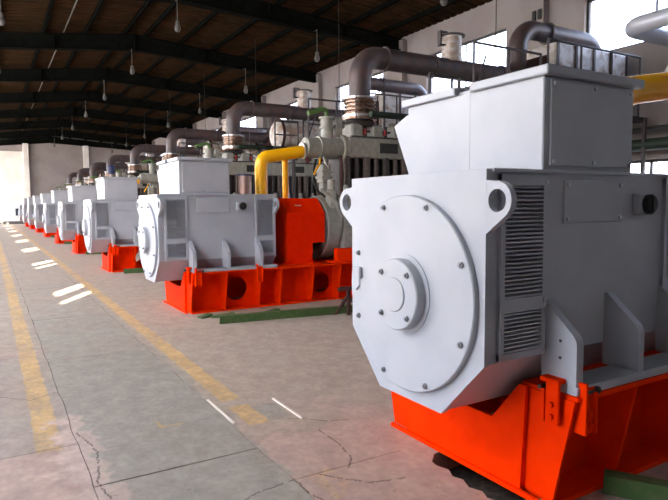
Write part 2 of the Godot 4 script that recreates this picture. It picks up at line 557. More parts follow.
func build_roof() -> void:
	var c := structure("ceiling", "dark steel roof frames and purlins under brown roof sheets", "roof")
	var web := PackedVector2Array([Vector2(XL, under(XL)), Vector2(RIDGE, 7.25), Vector2(XR, under(XR)), Vector2(XR, deck_y(XR) - 0.12), Vector2(RIDGE, 7.83), Vector2(XL, deck_y(XL) - 0.12)])
	var m := mk().prism(web, "z", -0.02, 0.02)
	for s in [0, 1]:                     # flanges
		var y0 := 0.0 if s == 0 else 1.0
		for e in [[XL, RIDGE], [RIDGE, XR]]:
			var a: float = e[0]
			var b: float = e[1]
			var ya := under(a) if s == 0 else deck_y(a) - 0.14
			var yb := under(b) if s == 0 else deck_y(b) - 0.14
			m.prism(PackedVector2Array([Vector2(a, ya), Vector2(b, yb), Vector2(b, yb + 0.02), Vector2(a, ya + 0.02)]), "z", -0.14, 0.14)
	for x in [-0.4, 2.2, RIDGE, 7.6, 10.2]:
		m.box(x - 0.01, x + 0.01, under(x), deck_y(x) - 0.12, -0.12, 0.12)
	var frame := m.mesh()
	var nf := int(round((ZN - ZF) / BAY)) + 1
	for k in nf:
		var z := ZN - BAY * k
		if k == 0 or k == nf - 1:
			z += -0.15 if k == 0 else 0.15
		part("rafter", frame, M.rafter, c, Vector3(0, 0, z))
	var xs := [-2.3, -0.9, 0.5, 1.85, 3.2, 4.55, 5.3, 6.6, 7.9, 9.2, 10.5, 11.8]
	for x in xs:
		var y: float = deck_y(x)
		var pz := mk().box(x - 0.012, x + 0.012, y - 0.13, y - 0.004, ZF, ZN).box(x - 0.012, x + 0.05, y - 0.13, y - 0.115, ZF, ZN).box(x - 0.05, x + 0.012, y - 0.016, y - 0.002, ZF, ZN)
		part("purlin", pz, M.rafter, c)
	part("conduit", mk().cyl(Vector3(2.5, deck_y(2.5) - 0.09, ZF), Vector3(2.5, deck_y(2.5) - 0.09, ZN), 0.022, 8), M.conduit, c, Vector3.ZERO, "thin pale conduit")
	# ribbed sheets, one run of them for each bay and slope
	for s in 2:
		var xa := XL - 0.4 if s == 0 else RIDGE
		var xb := RIDGE if s == 0 else XR + 0.5
		var ya := deck_y(xa)
		var yb := deck_y(xb)
		var sh := mk()
		var n := 20
		var zz := []
		for k in n:
			var o := BAY * k / n
			zz.append([-o, 0.0]); zz.append([-o - 0.20, 0.0]); zz.append([-o - 0.22, 0.03]); zz.append([-o - 0.28, 0.03])
		zz.append([-BAY, 0.0])
		for k in zz.size() - 1:
			var a = zz[k]
			var b = zz[k + 1]
			sh.quad(Vector3(xa, ya + a[1], a[0]), Vector3(xa, ya + b[1], b[0]), Vector3(xb, yb + b[1], b[0]), Vector3(xb, yb + a[1], a[0]))
		sh.prism(PackedVector2Array([Vector2(xa, ya + 0.035), Vector2(xb, yb + 0.035), Vector2(xb, yb + 0.07), Vector2(xa, ya + 0.07)]), "z", -BAY, 0.0)
		var mesh := sh.mesh()
		for k in nf - 1:
			part("roof_sheet", mesh, M.deck, c, Vector3(0, 0, ZN - BAY * k))
	# lamps under the frames
	for k in range(1, nf - 1):
		var z := ZN - BAY * k
		for x in [0.45, 4.75, 9.2]:
			var y: float = {0.45: 6.05, 4.75: 6.5, 9.2: 6.2}[x]
			if x == 0.45 and k > 5:
				continue
			var where: String = {0.45: "over the aisle", 4.75: "under the roof ridge", 9.2: "over the engines"}[x]
			var t := thing("pendant_lamp", "small unlit glass lamp hanging %s, %s frame from the white end wall" % [where, (ORD[nf - 2 - k] if nf - 2 - k < 9 else "last")], "lamp", Vector3(x, y, z + 0.2), "pendant lamps")
			if not shared.has("lamp"):
				shared.lamp = [mk().lathe([Vector2(0, 0.02), Vector2(0.05, 0.02), Vector2(0.06, 0.10), Vector2(0.03, 0.16), Vector2(0, 0.17)], Vector3.ZERO, Vector3.UP, 12).mesh(),
					mk().lathe([Vector2(0, -0.16), Vector2(0.05, -0.15), Vector2(0.085, -0.08), Vector2(0.08, 0.0), Vector2(0.05, 0.03), Vector2(0, 0.03)], Vector3.ZERO, Vector3.UP, 12).mesh()]
			part("cord", mk().cyl(Vector3(0, 0.16, 0), Vector3(0, under(x) - y + 0.02, 0), 0.012, 6).box(-0.012, 0.012, under(x) - y, under(x) - y + 0.02, -0.2, 0.012), M.conduit, t)
			part("cap", shared.lamp[0], M.conduit, t)
			part("globe", shared.lamp[1], M.globe, t)


# a sheet or wall along z with openings [z0, z1, y0, y1], as a row of pieces
func pierced(m: Maker, x0: float, x1: float, z0: float, z1: float, y0: float, y1: float, openings: Array) -> Maker:
	var cuts := [z0, z1]
	for o in openings:
		for e in [o[0], o[1]]:
			if e > z0 and e < z1:
				cuts.append(e)
	cuts.sort()
	for k in cuts.size() - 1:
		if cuts[k + 1] - cuts[k] < 0.001:
			continue
		var mid: float = (cuts[k] + cuts[k + 1]) / 2
		var spans := []
		for o in openings:
			if mid > o[0] and mid < o[1]:
				spans.append([o[2], o[3]])
		spans.sort_custom(func(a, b): return a[0] < b[0])
		var y := y0
		spans.append([y1, y1])
		for s in spans:
			if s[0] > y + 0.001:
				if x1 > x0:
					m.box(x0, x1, y, s[0], cuts[k], cuts[k + 1])
				else:
					m.quad(Vector3(x0, y, cuts[k]), Vector3(x0, y, cuts[k + 1]), Vector3(x0, s[0], cuts[k + 1]), Vector3(x0, s[0], cuts[k]))
			y = s[1]
	return m


func long_wall(called: String, x0: float, x1: float, top: float, openings: Array, label: String) -> Node3D:
	var w := structure(called, label, "wall")
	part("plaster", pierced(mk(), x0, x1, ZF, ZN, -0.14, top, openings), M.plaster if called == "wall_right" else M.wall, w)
	return w


func build_walls() -> void:
	var right := []
	var left := []
	var n := int(round((ZN - ZF) / BAY))
	for k in n:
		var zc := ZN - BAY * (k + 0.5)
		right.append([zc - 1.74, zc + 1.74, 5.06, 6.46])
		right.append([zc - 2.3, zc + 2.3, 0.8, 2.45])
		if k == n - 1:
			left.append([zc - 2.8, zc + 2.6, -0.02, 2.9])          # the big gateway next to the far end
		else:
			left.append([zc - 2.4, zc - 0.8, -0.02, 2.4])           # a doorway in each bay
		left.append([zc - 2.75, zc + (2.75 if k > 0 else -0.3), 3.1, 6.6])
		# added unseen translucent panel for fill light; two narrow vents let the sun in
		var zs := -3.46 - BAY * k
		var vents := [[zs - 0.14, zs + 0.36, 4.346, 4.916], [zs + 1.01, zs + 1.26, 4.346, 4.916]]
		var sheet := structure("window_%d" % (2 * n + k + 1), "added unseen translucent panel spreading fill light from the left wall", "window")
		var fill_sheet := part("sheet", pierced(mk(), XL - 0.06, XL - 0.06, zc - 2.75, zc + (2.75 if k > 0 else -0.3), 3.1, 6.6, vents), M.milky, sheet)
		part("fill_sheet_rail", mk().box(XL - 0.05, XL - 0.01, 3.1, 3.16, zc - 2.75, zc + (2.75 if k > 0 else -0.3)).box(XL - 0.05, XL - 0.01, 6.54, 6.6, zc - 2.75, zc + (2.75 if k > 0 else -0.3)), M.frame, sheet)
	left = left.filter(func(o): return o[1] < ZN and o[0] > ZF)
	var wr := long_wall("wall_right", XR, XR + 0.3, 7.7, right, "off-white side wall with a row of high windows")
	var wl := long_wall("wall_left", XL - 0.12, XL, 7.0, left, "off-white side wall with wide doorways and small high openings")
	for k in n + 1:
		var z := clampf(ZN - BAY * k, ZF + 0.2, ZN - 0.2)
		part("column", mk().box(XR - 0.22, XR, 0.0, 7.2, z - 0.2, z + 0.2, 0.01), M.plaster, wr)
		part("column", mk().box(XL, XL + 0.22, 0.0, 6.9, z - 0.2, z + 0.2, 0.01), M.wall, wl)
	# windows of the right wall
	for k in n:
		var zc := ZN - BAY * (k + 0.5)
		var w := structure("window_%d" % (k + 1), "high window in the side wall behind the engines", "window")
		var f := mk()
		f.box(XR + 0.10, XR + 0.16, 5.06, 5.12, zc - 1.74, zc + 1.74).box(XR + 0.10, XR + 0.16, 6.40, 6.46, zc - 1.74, zc + 1.74)
		for z in [zc - 1.71, zc + 1.71]:
			f.box(XR + 0.10, XR + 0.16, 5.06, 6.46, z - 0.03, z + 0.03)
		part("window_frame", f, M.frame, w)
		part("mullion", mk().box(XR + 0.11, XR + 0.15, 5.12, 6.40, zc - 0.02, zc + 0.02), M.frame, w)
		for s in [-1.0, 1.0]:
			part("pane", mk().box(XR + 0.127, XR + 0.133, 5.12, 6.40, zc + s * 0.02, zc + s * 1.68), M.glass, w)
		w = structure("window_%d" % (k + 1 + n), "low window in the side wall behind the engines", "window")
		f = mk()
		for y in [0.8, 1.6, 2.39]:
			f.box(XR + 0.10, XR + 0.16, y, y + 0.06, zc - 2.3, zc + 2.3)
		for z in [-2.27, -1.15, 0.0, 1.15, 2.27]:
			f.box(XR + 0.10, XR + 0.16, 0.8, 2.45, zc + z - 0.025, zc + z + 0.025)
		part("window_frame", f, M.frame, w)
		for q in 4:
			part("pane", mk().box(XR + 0.127, XR + 0.133, 0.85, 2.40, zc - 2.27 + q * 1.135, zc - 2.27 + (q + 1) * 1.135), M.glass, w)
	# end walls
	for e in [["wall_back", ZF - 0.3, ZF, "white end wall at the far end of the aisle"], ["wall_front", ZN, ZN + 0.3, "end wall behind the nearest set"]]:
		var w := structure(e[0], e[3], "wall")
		part("plaster", mk().prism(PackedVector2Array([Vector2(XL - 0.3, -0.14), Vector2(XR + 0.3, -0.14), Vector2(XR + 0.3, 7.45), Vector2(RIDGE, 8.05), Vector2(XL - 0.3, 7.05)]), "z", e[1], e[2]), M.plaster if e[0] == "wall_back" else M.cement, w)  # the far wall's darker plaster paints in the shade right of the column
		if e[0] == "wall_back":
			for x in [2.95, 7.9]:
				part("column", mk().box(x - 0.22, x + 0.22, 0.0, 7.1, ZF, ZF + 0.45, 0.015), M.wall, w)
			part("lit_panel", mk().box(XL, 2.73, 0.0, 6.4, ZF, ZF + 0.03), M.wall, w, Vector3.ZERO, "end wall panel coloured lighter for the daylight on it")  # lighter colour paints in the daylight left of the column
			part("skirting", mk().box(XL, 2.7, 0.0, 0.25, ZF, ZF + 0.06), M.conduit, w)
	# the ground outside
	var g := structure("floor_yard", "pale ground outside the hall", "ground")
	part("paving", mk().box(-60.0, XL - 0.12, -0.3, -0.05, -110.0, 60.0), M.ground, g)
	part("paving", mk().box(XR + 0.3, 70.0, -0.3, -0.05, -110.0, 60.0), M.ground, g)
	# boxes on the column by the first window
	for dz in [-0.08, 0.10]:
		var b := thing("junction_box", "small dark junction box high on the column between two high windows", "box", Vector3(XR - 0.22, 6.4, ZN - BAY * 2 + dz), "junction boxes on the column")
		part("case", mk().box(-0.05, 0.0, -0.13, 0.13, -0.055, 0.055, 0.01), M.frame, b)
		part("lid", mk().box(-0.058, -0.05, -0.11, 0.11, -0.045, 0.045, 0.003), M.black, b)


# ---------------------------------------------------------------- generator
func octagon(s := 0.0, top := 1.656) -> PackedVector2Array:      # (y, z) outline of the end plates
	return PackedVector2Array([Vector2(top, -0.566 + s), Vector2(top, 0.566 - s), Vector2(0.742 + s * 0.4, 0.566 - s), Vector2(0.43 + s, 0.27 - s * 0.4), Vector2(0.43 + s, -0.27 + s * 0.4), Vector2(0.742 + s * 0.4, -0.566 + s)])


func lug(side: float) -> PackedVector2Array:
	var p := PackedVector2Array([Vector2(1.61, 0.54 * side), Vector2(1.33, 0.54 * side), Vector2(1.36, 0.566 * side)])
	for k in 13:
		var a := lerpf(-0.95, 1.75, k / 12.0)
		p.append(Vector2(1.512 + sin(a) * 0.088, (0.625 + cos(a) * 0.088) * side))
	return p


func bolt_mesh() -> ArrayMesh:
	if not shared.has("bolt"):
		shared.bolt = mk().lathe([Vector2(0.017, 0), Vector2(0.017, 0.012), Vector2(0, 0.012)], Vector3.ZERO, Vector3.LEFT, 6).lathe([Vector2(0.009, 0.012), Vector2(0.009, 0.02), Vector2(0, 0.02)], Vector3.ZERO, Vector3.LEFT, 6).mesh()
	return shared.bolt


func side_bolt_mesh() -> ArrayMesh:
	if not shared.has("side_bolt"):
		shared.side_bolt = mk().lathe([Vector2(0.012, 0), Vector2(0.011, 0.007), Vector2(0, 0.009)], Vector3.ZERO, Vector3.BACK, 8).mesh()
	return shared.side_bolt


func louver(g: Node3D, x0: float, x1: float, y0: float, y1: float, singly: bool) -> void:
	var z := 0.556
	var l := part("louver", mk().box(x0, x1, y0 - 0.004, y0 + 0.003, z - 0.02, z + 0.02).box(x0, x1, y1 - 0.003, y1 + 0.004, z - 0.02, z + 0.02), M.grey, g, Vector3.ZERO, "louvred air inlet")
	var n := int(round((y1 - y0) / 0.0195))
	var step := (y1 - y0) / n
	var one := mk().prism(PackedVector2Array([Vector2(-0.0035, 0.023), Vector2(0.003, 0.023), Vector2(0.009, -0.006), Vector2(0.0075, -0.007)]), "x", x0, x1)
	if singly:
		var mesh := one.mesh()
		for k in n:
			part("slat", mesh, M.grey, l, Vector3(0, y0 + step * (k + 0.4), z))
	else:
		var all := mk()
		for k in n:
			all.x = Transform3D(Basis(), Vector3(0, y0 + step * (k + 0.4), z))
			all.prism(PackedVector2Array([Vector2(-0.0035, 0.023), Vector2(0.003, 0.023), Vector2(0.009, -0.006), Vector2(0.0075, -0.007)]), "x", x0, x1)
		var o := part("slat_bank", all, M.grey, l)
		o.set_meta("kind", "stuff")


func make_generator(i: int, label: String) -> Node3D:
	var fine := i == 0
	var g := thing("generator", label, "generator", Vector3(FX, 0, Z0 - BAY * i), "generators along the aisle")
	if i > 1:
		var src: Node3D = shared.generator
		for ch in src.get_children():
			g.add_child(ch.duplicate(), true)
		return g
	if i == 1:
		shared.generator = g
	# body and end plates
	var full := octagon(0.010, 1.646)
	var hollow := PackedVector2Array([full[0], full[1], Vector2(1.585, 0.556), Vector2(1.585, 0.12), Vector2(1.05, 0.12), Vector2(1.05, 0.556), Vector2(0.985, 0.556), Vector2(0.985, 0.12), Vector2(0.79, 0.12), Vector2(0.79, 0.556), full[2], full[3], full[4], full[5]])
	var shell := mk()
	var cuts := [0.03, 0.115, 0.372, 1.435, 1.685, 1.70]
	for k in 5:                          # the air inlets are real openings into the casing
		shell.prism(hollow if k % 2 == 1 else full, "x", cuts[k], cuts[k + 1])
	part("body", shell, M.grey, g)
	var ends := [["end_plate", 0.0, 0.035], ["end_plate", 1.70, 1.735]]
	for e in ends:
		var p := part(e[0], mk().prism(octagon(), "x", e[1], e[2]), M.grey, g)
		for s in [-1.0, 1.0]:
			part("lifting_eye", mk().holed(lug(s), Vector2(1.512, 0.630 * s), 0.052, "x", e[1] + 0.0005, e[2] - 0.0005, 28), M.grey, p)
	part("top_lip", mk().box(0.035, 1.70, 1.642, 1.660, -0.578, 0.578, 0.003), M.grey, g)
	# round cover, hub
	var cy := 1.018
	var cover := part("round_cover", mk().lathe([Vector2(0.530, 0), Vector2(0.530, 0.026), Vector2(0.524, 0.032), Vector2(0, 0.032)], Vector3(0, cy, 0), Vector3.LEFT, 64), M.grey, g)
	if true:
		for k in 8:
			var a := TAU * (k + 0.5) / 8
			part("bolt", bolt_mesh(), M.grey_bolt, cover, Vector3(-0.032, cy + sin(a) * 0.500, cos(a) * 0.480))
	var hub := part("hub", mk().lathe([Vector2(0.218, 0.03), Vector2(0.218, 0.038), Vector2(0.192, 0.040), Vector2(0.192, 0.092), Vector2(0.186, 0.098), Vector2(0, 0.098)], Vector3(0, cy, 0), Vector3.LEFT, 48), M.grey, g)
	part("hub_cap", mk().lathe([Vector2(0.092, 0.098), Vector2(0.092, 0.103), Vector2(0.088, 0.106), Vector2(0, 0.106)], Vector3(0, cy, 0), Vector3.LEFT, 32), M.grey, hub)
	for k in 4:
		var a := TAU * (k + 0.5) / 4
		part("bolt", bolt_mesh(), M.grey_bolt, hub, Vector3(-0.098, cy + sin(a) * 0.160, cos(a) * 0.160))
	# drain gadget on the plate
	var tap := part("sensor_box", mk().box(-0.055, 0.0, 1.055, 1.125, -0.475, -0.405, 0.006), M.grey, g)
	part("spout", mk().cyl(Vector3(-0.03, 1.055, -0.44), Vector3(-0.03, 1.005, -0.44), 0.012, 8).cyl(Vector3(-0.03, 1.018, -0.44), Vector3(-0.055, 0.985, -0.44), 0.008, 8).cyl(Vector3(-0.03, 1.018, -0.44), Vector3(-0.015, 0.985, -0.405), 0.006, 8), M.grey, tap)
	part("plug", mk().lathe([Vector2(0.009, 0), Vector2(0.009, 0.006), Vector2(0, 0.006)], Vector3(0, 1.04, -0.545), Vector3.LEFT, 8), M.black, g)
	# air inlets with their frames
	for side in [[0.115, 0.372], [1.435, 1.685]]:
		var x0: float = side[0]
		var x1: float = side[1]
		var fr := mk()
		for ys in [[0.755, 0.79], [0.985, 1.05], [1.585, 1.635]]:
			fr.box(x0 - 0.03, x1 + 0.03, ys[0], ys[1], 0.55, 0.580, 0.002)
		for xs in [[x0 - 0.03, x0], [x1, x1 + 0.03]]:
			fr.box(xs[0], xs[1], 0.756, 1.634, 0.55, 0.579, 0.002)
		part("inlet_frame", fr, M.grey, g)
		louver(g, x0, x1, 0.79, 0.985, fine)
		louver(g, x0, x1, 1.05, 1.585, fine)
		if fine:
			for y in [0.773, 1.003, 1.03, 1.6]:
				part("bolt", side_bolt_mesh(), M.bolt_light, g, Vector3(x1 + 0.015, y, 0.579))
	# inspection cover and switch
	var ip := part("inspection_cover", mk().box(0.535, 1.012, 1.396, 1.612, 0.552, 0.570, 0.003), M.grey, g)
	for q in [[0.56, 1.42], [0.56, 1.59], [0.988, 1.42], [0.988, 1.59]]:
		part("bolt", side_bolt_mesh(), M.bolt_light, ip, Vector3(q[0], q[1], 0.570))
	var sw := part("switch_box", mk().box(1.125, 1.275, 1.43, 1.545, 0.555, 0.595, 0.005), M.grey, g)
	part("rotary_switch", mk().lathe([Vector2(0.055, 0), Vector2(0.055, 0.022), Vector2(0.047, 0.03), Vector2(0, 0.03)], Vector3(1.205, 1.488, 0.595), Vector3.BACK, 24).box(1.195, 1.215, 1.445, 1.531, 0.62, 0.635, 0.003), M.black, sw)
	# feet: gusseted plates on both sides
	for s in [-1.0, 1.0]:
		part("foot", mk().box(0.405, 1.66, 0.585, 0.628, 0.60 * s, 0.765 * s, 0.003), M.grey, g)
		for x in [0.41, 0.90, 1.40]:
			var poly := PackedVector2Array([Vector2(0.626, 0.557 * s), Vector2(0.626, 0.756 * s), Vector2(0.82, 0.756 * s)])
			for k in 7:
				var a := lerpf(0.0, 0.80, k / 6.0)
				poly.append(Vector2(0.82 + sin(a) * 0.075, (0.756 - 0.075 + cos(a) * 0.075) * s))
			poly.append(Vector2(1.015, 0.572 * s)); poly.append(Vector2(1.015, 0.55 * s)); poly.append(Vector2(0.76, 0.55 * s))
			var gu := part("gusset", mk().prism(poly, "x", x - 0.004, x + 0.046), M.grey, g)
			if fine and x < 0.5 and s > 0:
				for y in [0.752, 0.835]:
					part("hole_shade", mk().lathe([Vector2(0.008, 0), Vector2(0.008, 0.003), Vector2(0, 0.003)], Vector3(x - 0.004, y, 0.665), Vector3.LEFT, 8), M.frame, gu)  # dark disc paints the shade inside a hole of the rib
	# terminal box
	var dx := 0.0 if i == 0 else -0.10
	var tb := part("terminal_box", mk().box(0.41 + dx, 1.135 + dx, 1.655, 2.12, -0.535, 0.535, 0.006), M.grey, g)
	for zr in [[-0.575, -0.075], [0.045, 0.575]]:
		part("lid", mk().box(0.385 + dx, 1.175 + dx, 2.118, 2.165, zr[0], zr[1], 0.006), M.grey, tb)
	part("lid_joint", mk().box(0.42 + dx, 1.12 + dx, 2.115, 2.136, -0.09, 0.06), M.grey_bolt, tb)
	var pn := part("side_cover", mk().box(0.452 + dx, 1.118 + dx, 1.685, 2.105, 0.53, 0.546, 0.003), M.grey, tb)
	for x in [0.476, 0.785, 1.094]:
		for y in [1.705, 2.085]:
			part("bolt", side_bolt_mesh(), M.bolt_light, pn, Vector3(x + dx, y, 0.546))
	part("seam", mk().box(0.4088 + dx, 0.412 + dx, 1.66, 2.118, 0.0, 0.03, 0.0008), M.grey, tb)
	part("cable_hood", mk().prism(PackedVector2Array([Vector2(1.70, -0.54), Vector2(2.015, -0.695), Vector2(2.07, -0.56), Vector2(2.07, -0.54)]), "x", 0.42 + dx, 1.10 + dx), M.grey, tb)
	return g


# ---------------------------------------------------------------- base frame
func make_base(i: int, label: String) -> Node3D:
	var b := thing("base_frame", label, "base frame", Vector3(FX, 0, Z0 - BAY * i), "orange base frames")
	if i > 0:
		var src: Node3D = shared.base
		for ch in src.get_children():
			b.add_child(ch.duplicate(), true)
		return b
	shared.base = b
	var x_end := 7.0
	# cradle plate at the front
	part("cradle_plate", mk().prism(PackedVector2Array([Vector2(0.0, -0.47), Vector2(0.0, 0.47), Vector2(0.575, 0.50), Vector2(0.575, 0.455), Vector2(0.345, 0.27), Vector2(0.345, -0.27), Vector2(0.575, -0.455), Vector2(0.575, -0.50)]), "x", 0.36, 0.38), M.orange, b)
	part("sole_bar", mk().box(0.335, 0.36, 0.0, 0.025, -0.62, 0.60, 0.002), M.orange, b)
	part("cross_plate", mk().box(1.72, 1.74, 0.02, 0.56, -0.46, 0.46), M.orange, b)
	for s in [-1.0, 1.0]:
		# webs with hand holes, bay by bay
		var xs := [0.38, 0.88, 1.40, 1.735, 2.28, 2.76, 3.30, 3.85, 4.40, 4.95, 5.50, 6.05, 6.60, x_end]
		var holes := {1: [1.118, 0.285, 0.172], 4: [2.545, 0.272, 0.16], 7: [4.12, 0.28, 0.16], 10: [5.78, 0.28, 0.16]}
		for k in xs.size() - 1:
			var rect := PackedVector2Array([Vector2(xs[k], 0.02), Vector2(xs[k + 1], 0.02), Vector2(xs[k + 1], 0.57), Vector2(xs[k], 0.57)])
			var w0: float = 0.47 * s - 0.008
			if holes.has(k):
				var h = holes[k]
				part("web", mk().holed(rect, Vector2(h[0], h[1]), h[2], "z", w0, w0 + 0.016, 32), M.orange, b)
			else:
				part("web", mk().prism(rect, "z", w0, w0 + 0.016), M.orange, b)
		part("top_flange", mk().box(0.40, x_end, 0.560, 0.583, 0.44 * s, 0.775 * s, 0.002), M.orange, b)
		part("bottom_flange", mk().box(0.40, x_end, 0.0, 0.025, 0.44 * s, 0.665 * s, 0.002), M.orange, b)
		for k in xs.size():
			var x: float = xs[k] + (0.01 if k == 0 else 0.0)
			part("stiffener", mk().prism(PackedVector2Array([Vector2(0.024, 0.47 * s), Vector2(0.024, 0.65 * s), Vector2(0.561, 0.765 * s), Vector2(0.561, 0.47 * s)]), "x", x, x + 0.018), M.orange, b)
		# clamps that hold the generator's foot
		var ca := part("foot_clamp", mk().box(0.352, 0.372, 0.43, 0.655, 0.625 * s, 0.70 * s, 0.003).box(0.352, 0.388, 0.43, 0.60, 0.60 * s, 0.618 * s, 0.002).box(0.352, 0.43, 0.632, 0.655, 0.59 * s, 0.70 * s, 0.003), M.orange, b)
		for y in [0.47, 0.53]:
			part("bolt", mk().lathe([Vector2(0.017, 0), Vector2(0.016, 0.016), Vector2(0, 0.018)], Vector3(0.352, y, 0.662 * s), Vector3.LEFT, 6), M.orange, ca)
		for x in [0.425, 1.33]:
			var cb := part("foot_clamp", mk().box(x, x + 0.016, 0.40, 0.65, 0.735 * s, 0.80 * s, 0.003).box(x + 0.075, x + 0.09, 0.40, 0.60, 0.775 * s, 0.80 * s, 0.002).box(x, x + 0.09, 0.40, 0.62, 0.768 * s, 0.78 * s, 0.002), M.orange, b)
			for y in [0.44, 0.50]:
				part("bolt", mk().lathe([Vector2(0.017, 0), Vector2(0.016, 0.016), Vector2(0, 0.018)], Vector3(x + 0.048, y, 0.78 * s), Vector3.BACK * s, 6), M.orange, cb)
		part("jack_bolt", mk().cyl(Vector3(0.32, 0.61, 0.615 * s), Vector3(0.37, 0.61, 0.615 * s), 0.011, 8), M.engine_dark, b)
		part("jack_bolt", mk().cyl(Vector3(0.46, 0.60, 0.775 * s), Vector3(0.545, 0.60, 0.775 * s), 0.011, 8).cyl(Vector3(0.53, 0.60, 0.775 * s), Vector3(0.548, 0.60, 0.775 * s), 0.02, 6), M.engine_dark, b)
	part("rear_deck", mk().box(2.70, x_end, 0.58, 0.60, -0.70, 0.70), M.orange, b)
	part("rear_box", mk().box(2.78, 3.35, 0.60, 0.80, 0.50, 0.62, 0.005), M.orange, b)
	return b


func make_guard(i: int, label: String) -> void:
	var g := thing("coupling_guard", label, "guard", Vector3(FX, 0.583, Z0 - BAY * i), "orange coupling guards")
	if not shared.has("guard"):
		var outer := PackedVector2Array([Vector2(0.0, -0.50), Vector2(0.79, -0.50), Vector2(1.02, -0.26), Vector2(1.02, 0.26), Vector2(0.79, 0.50), Vector2(0.0, 0.50)])
		shared.guard = [mk().prism(outer, "x", 1.97, 2.40).mesh(), mk().prism(PackedVector2Array([Vector2(0.32, -0.50), Vector2(0.79, -0.50), Vector2(1.02, -0.26), Vector2(1.02, 0.26), Vector2(0.79, 0.50), Vector2(0.32, 0.50)]), "x", 2.40, 2.62).mesh(),
			mk().box(1.945, 1.975, 0.0, 0.06, -0.53, 0.53, 0.004).prism(PackedVector2Array([Vector2(1.95, 0.0), Vector2(2.42, 0.0), Vector2(2.36, 0.10), Vector2(2.30, 0.02), Vector2(2.02, 0.02), Vector2(1.99, 0.10)]), "z", 0.50, 0.516).mesh(),
			mk().box(2.15, 2.25, 0.90, 0.915, 0.384, 0.402).mesh()]
	part("cover", shared.guard[0], M.guard, g)
	part("hood", shared.guard[1], M.guard, g)
	part("foot_flange", shared.guard[2], M.guard, g)
	part("name_plate", shared.guard[3], M.stick, g)


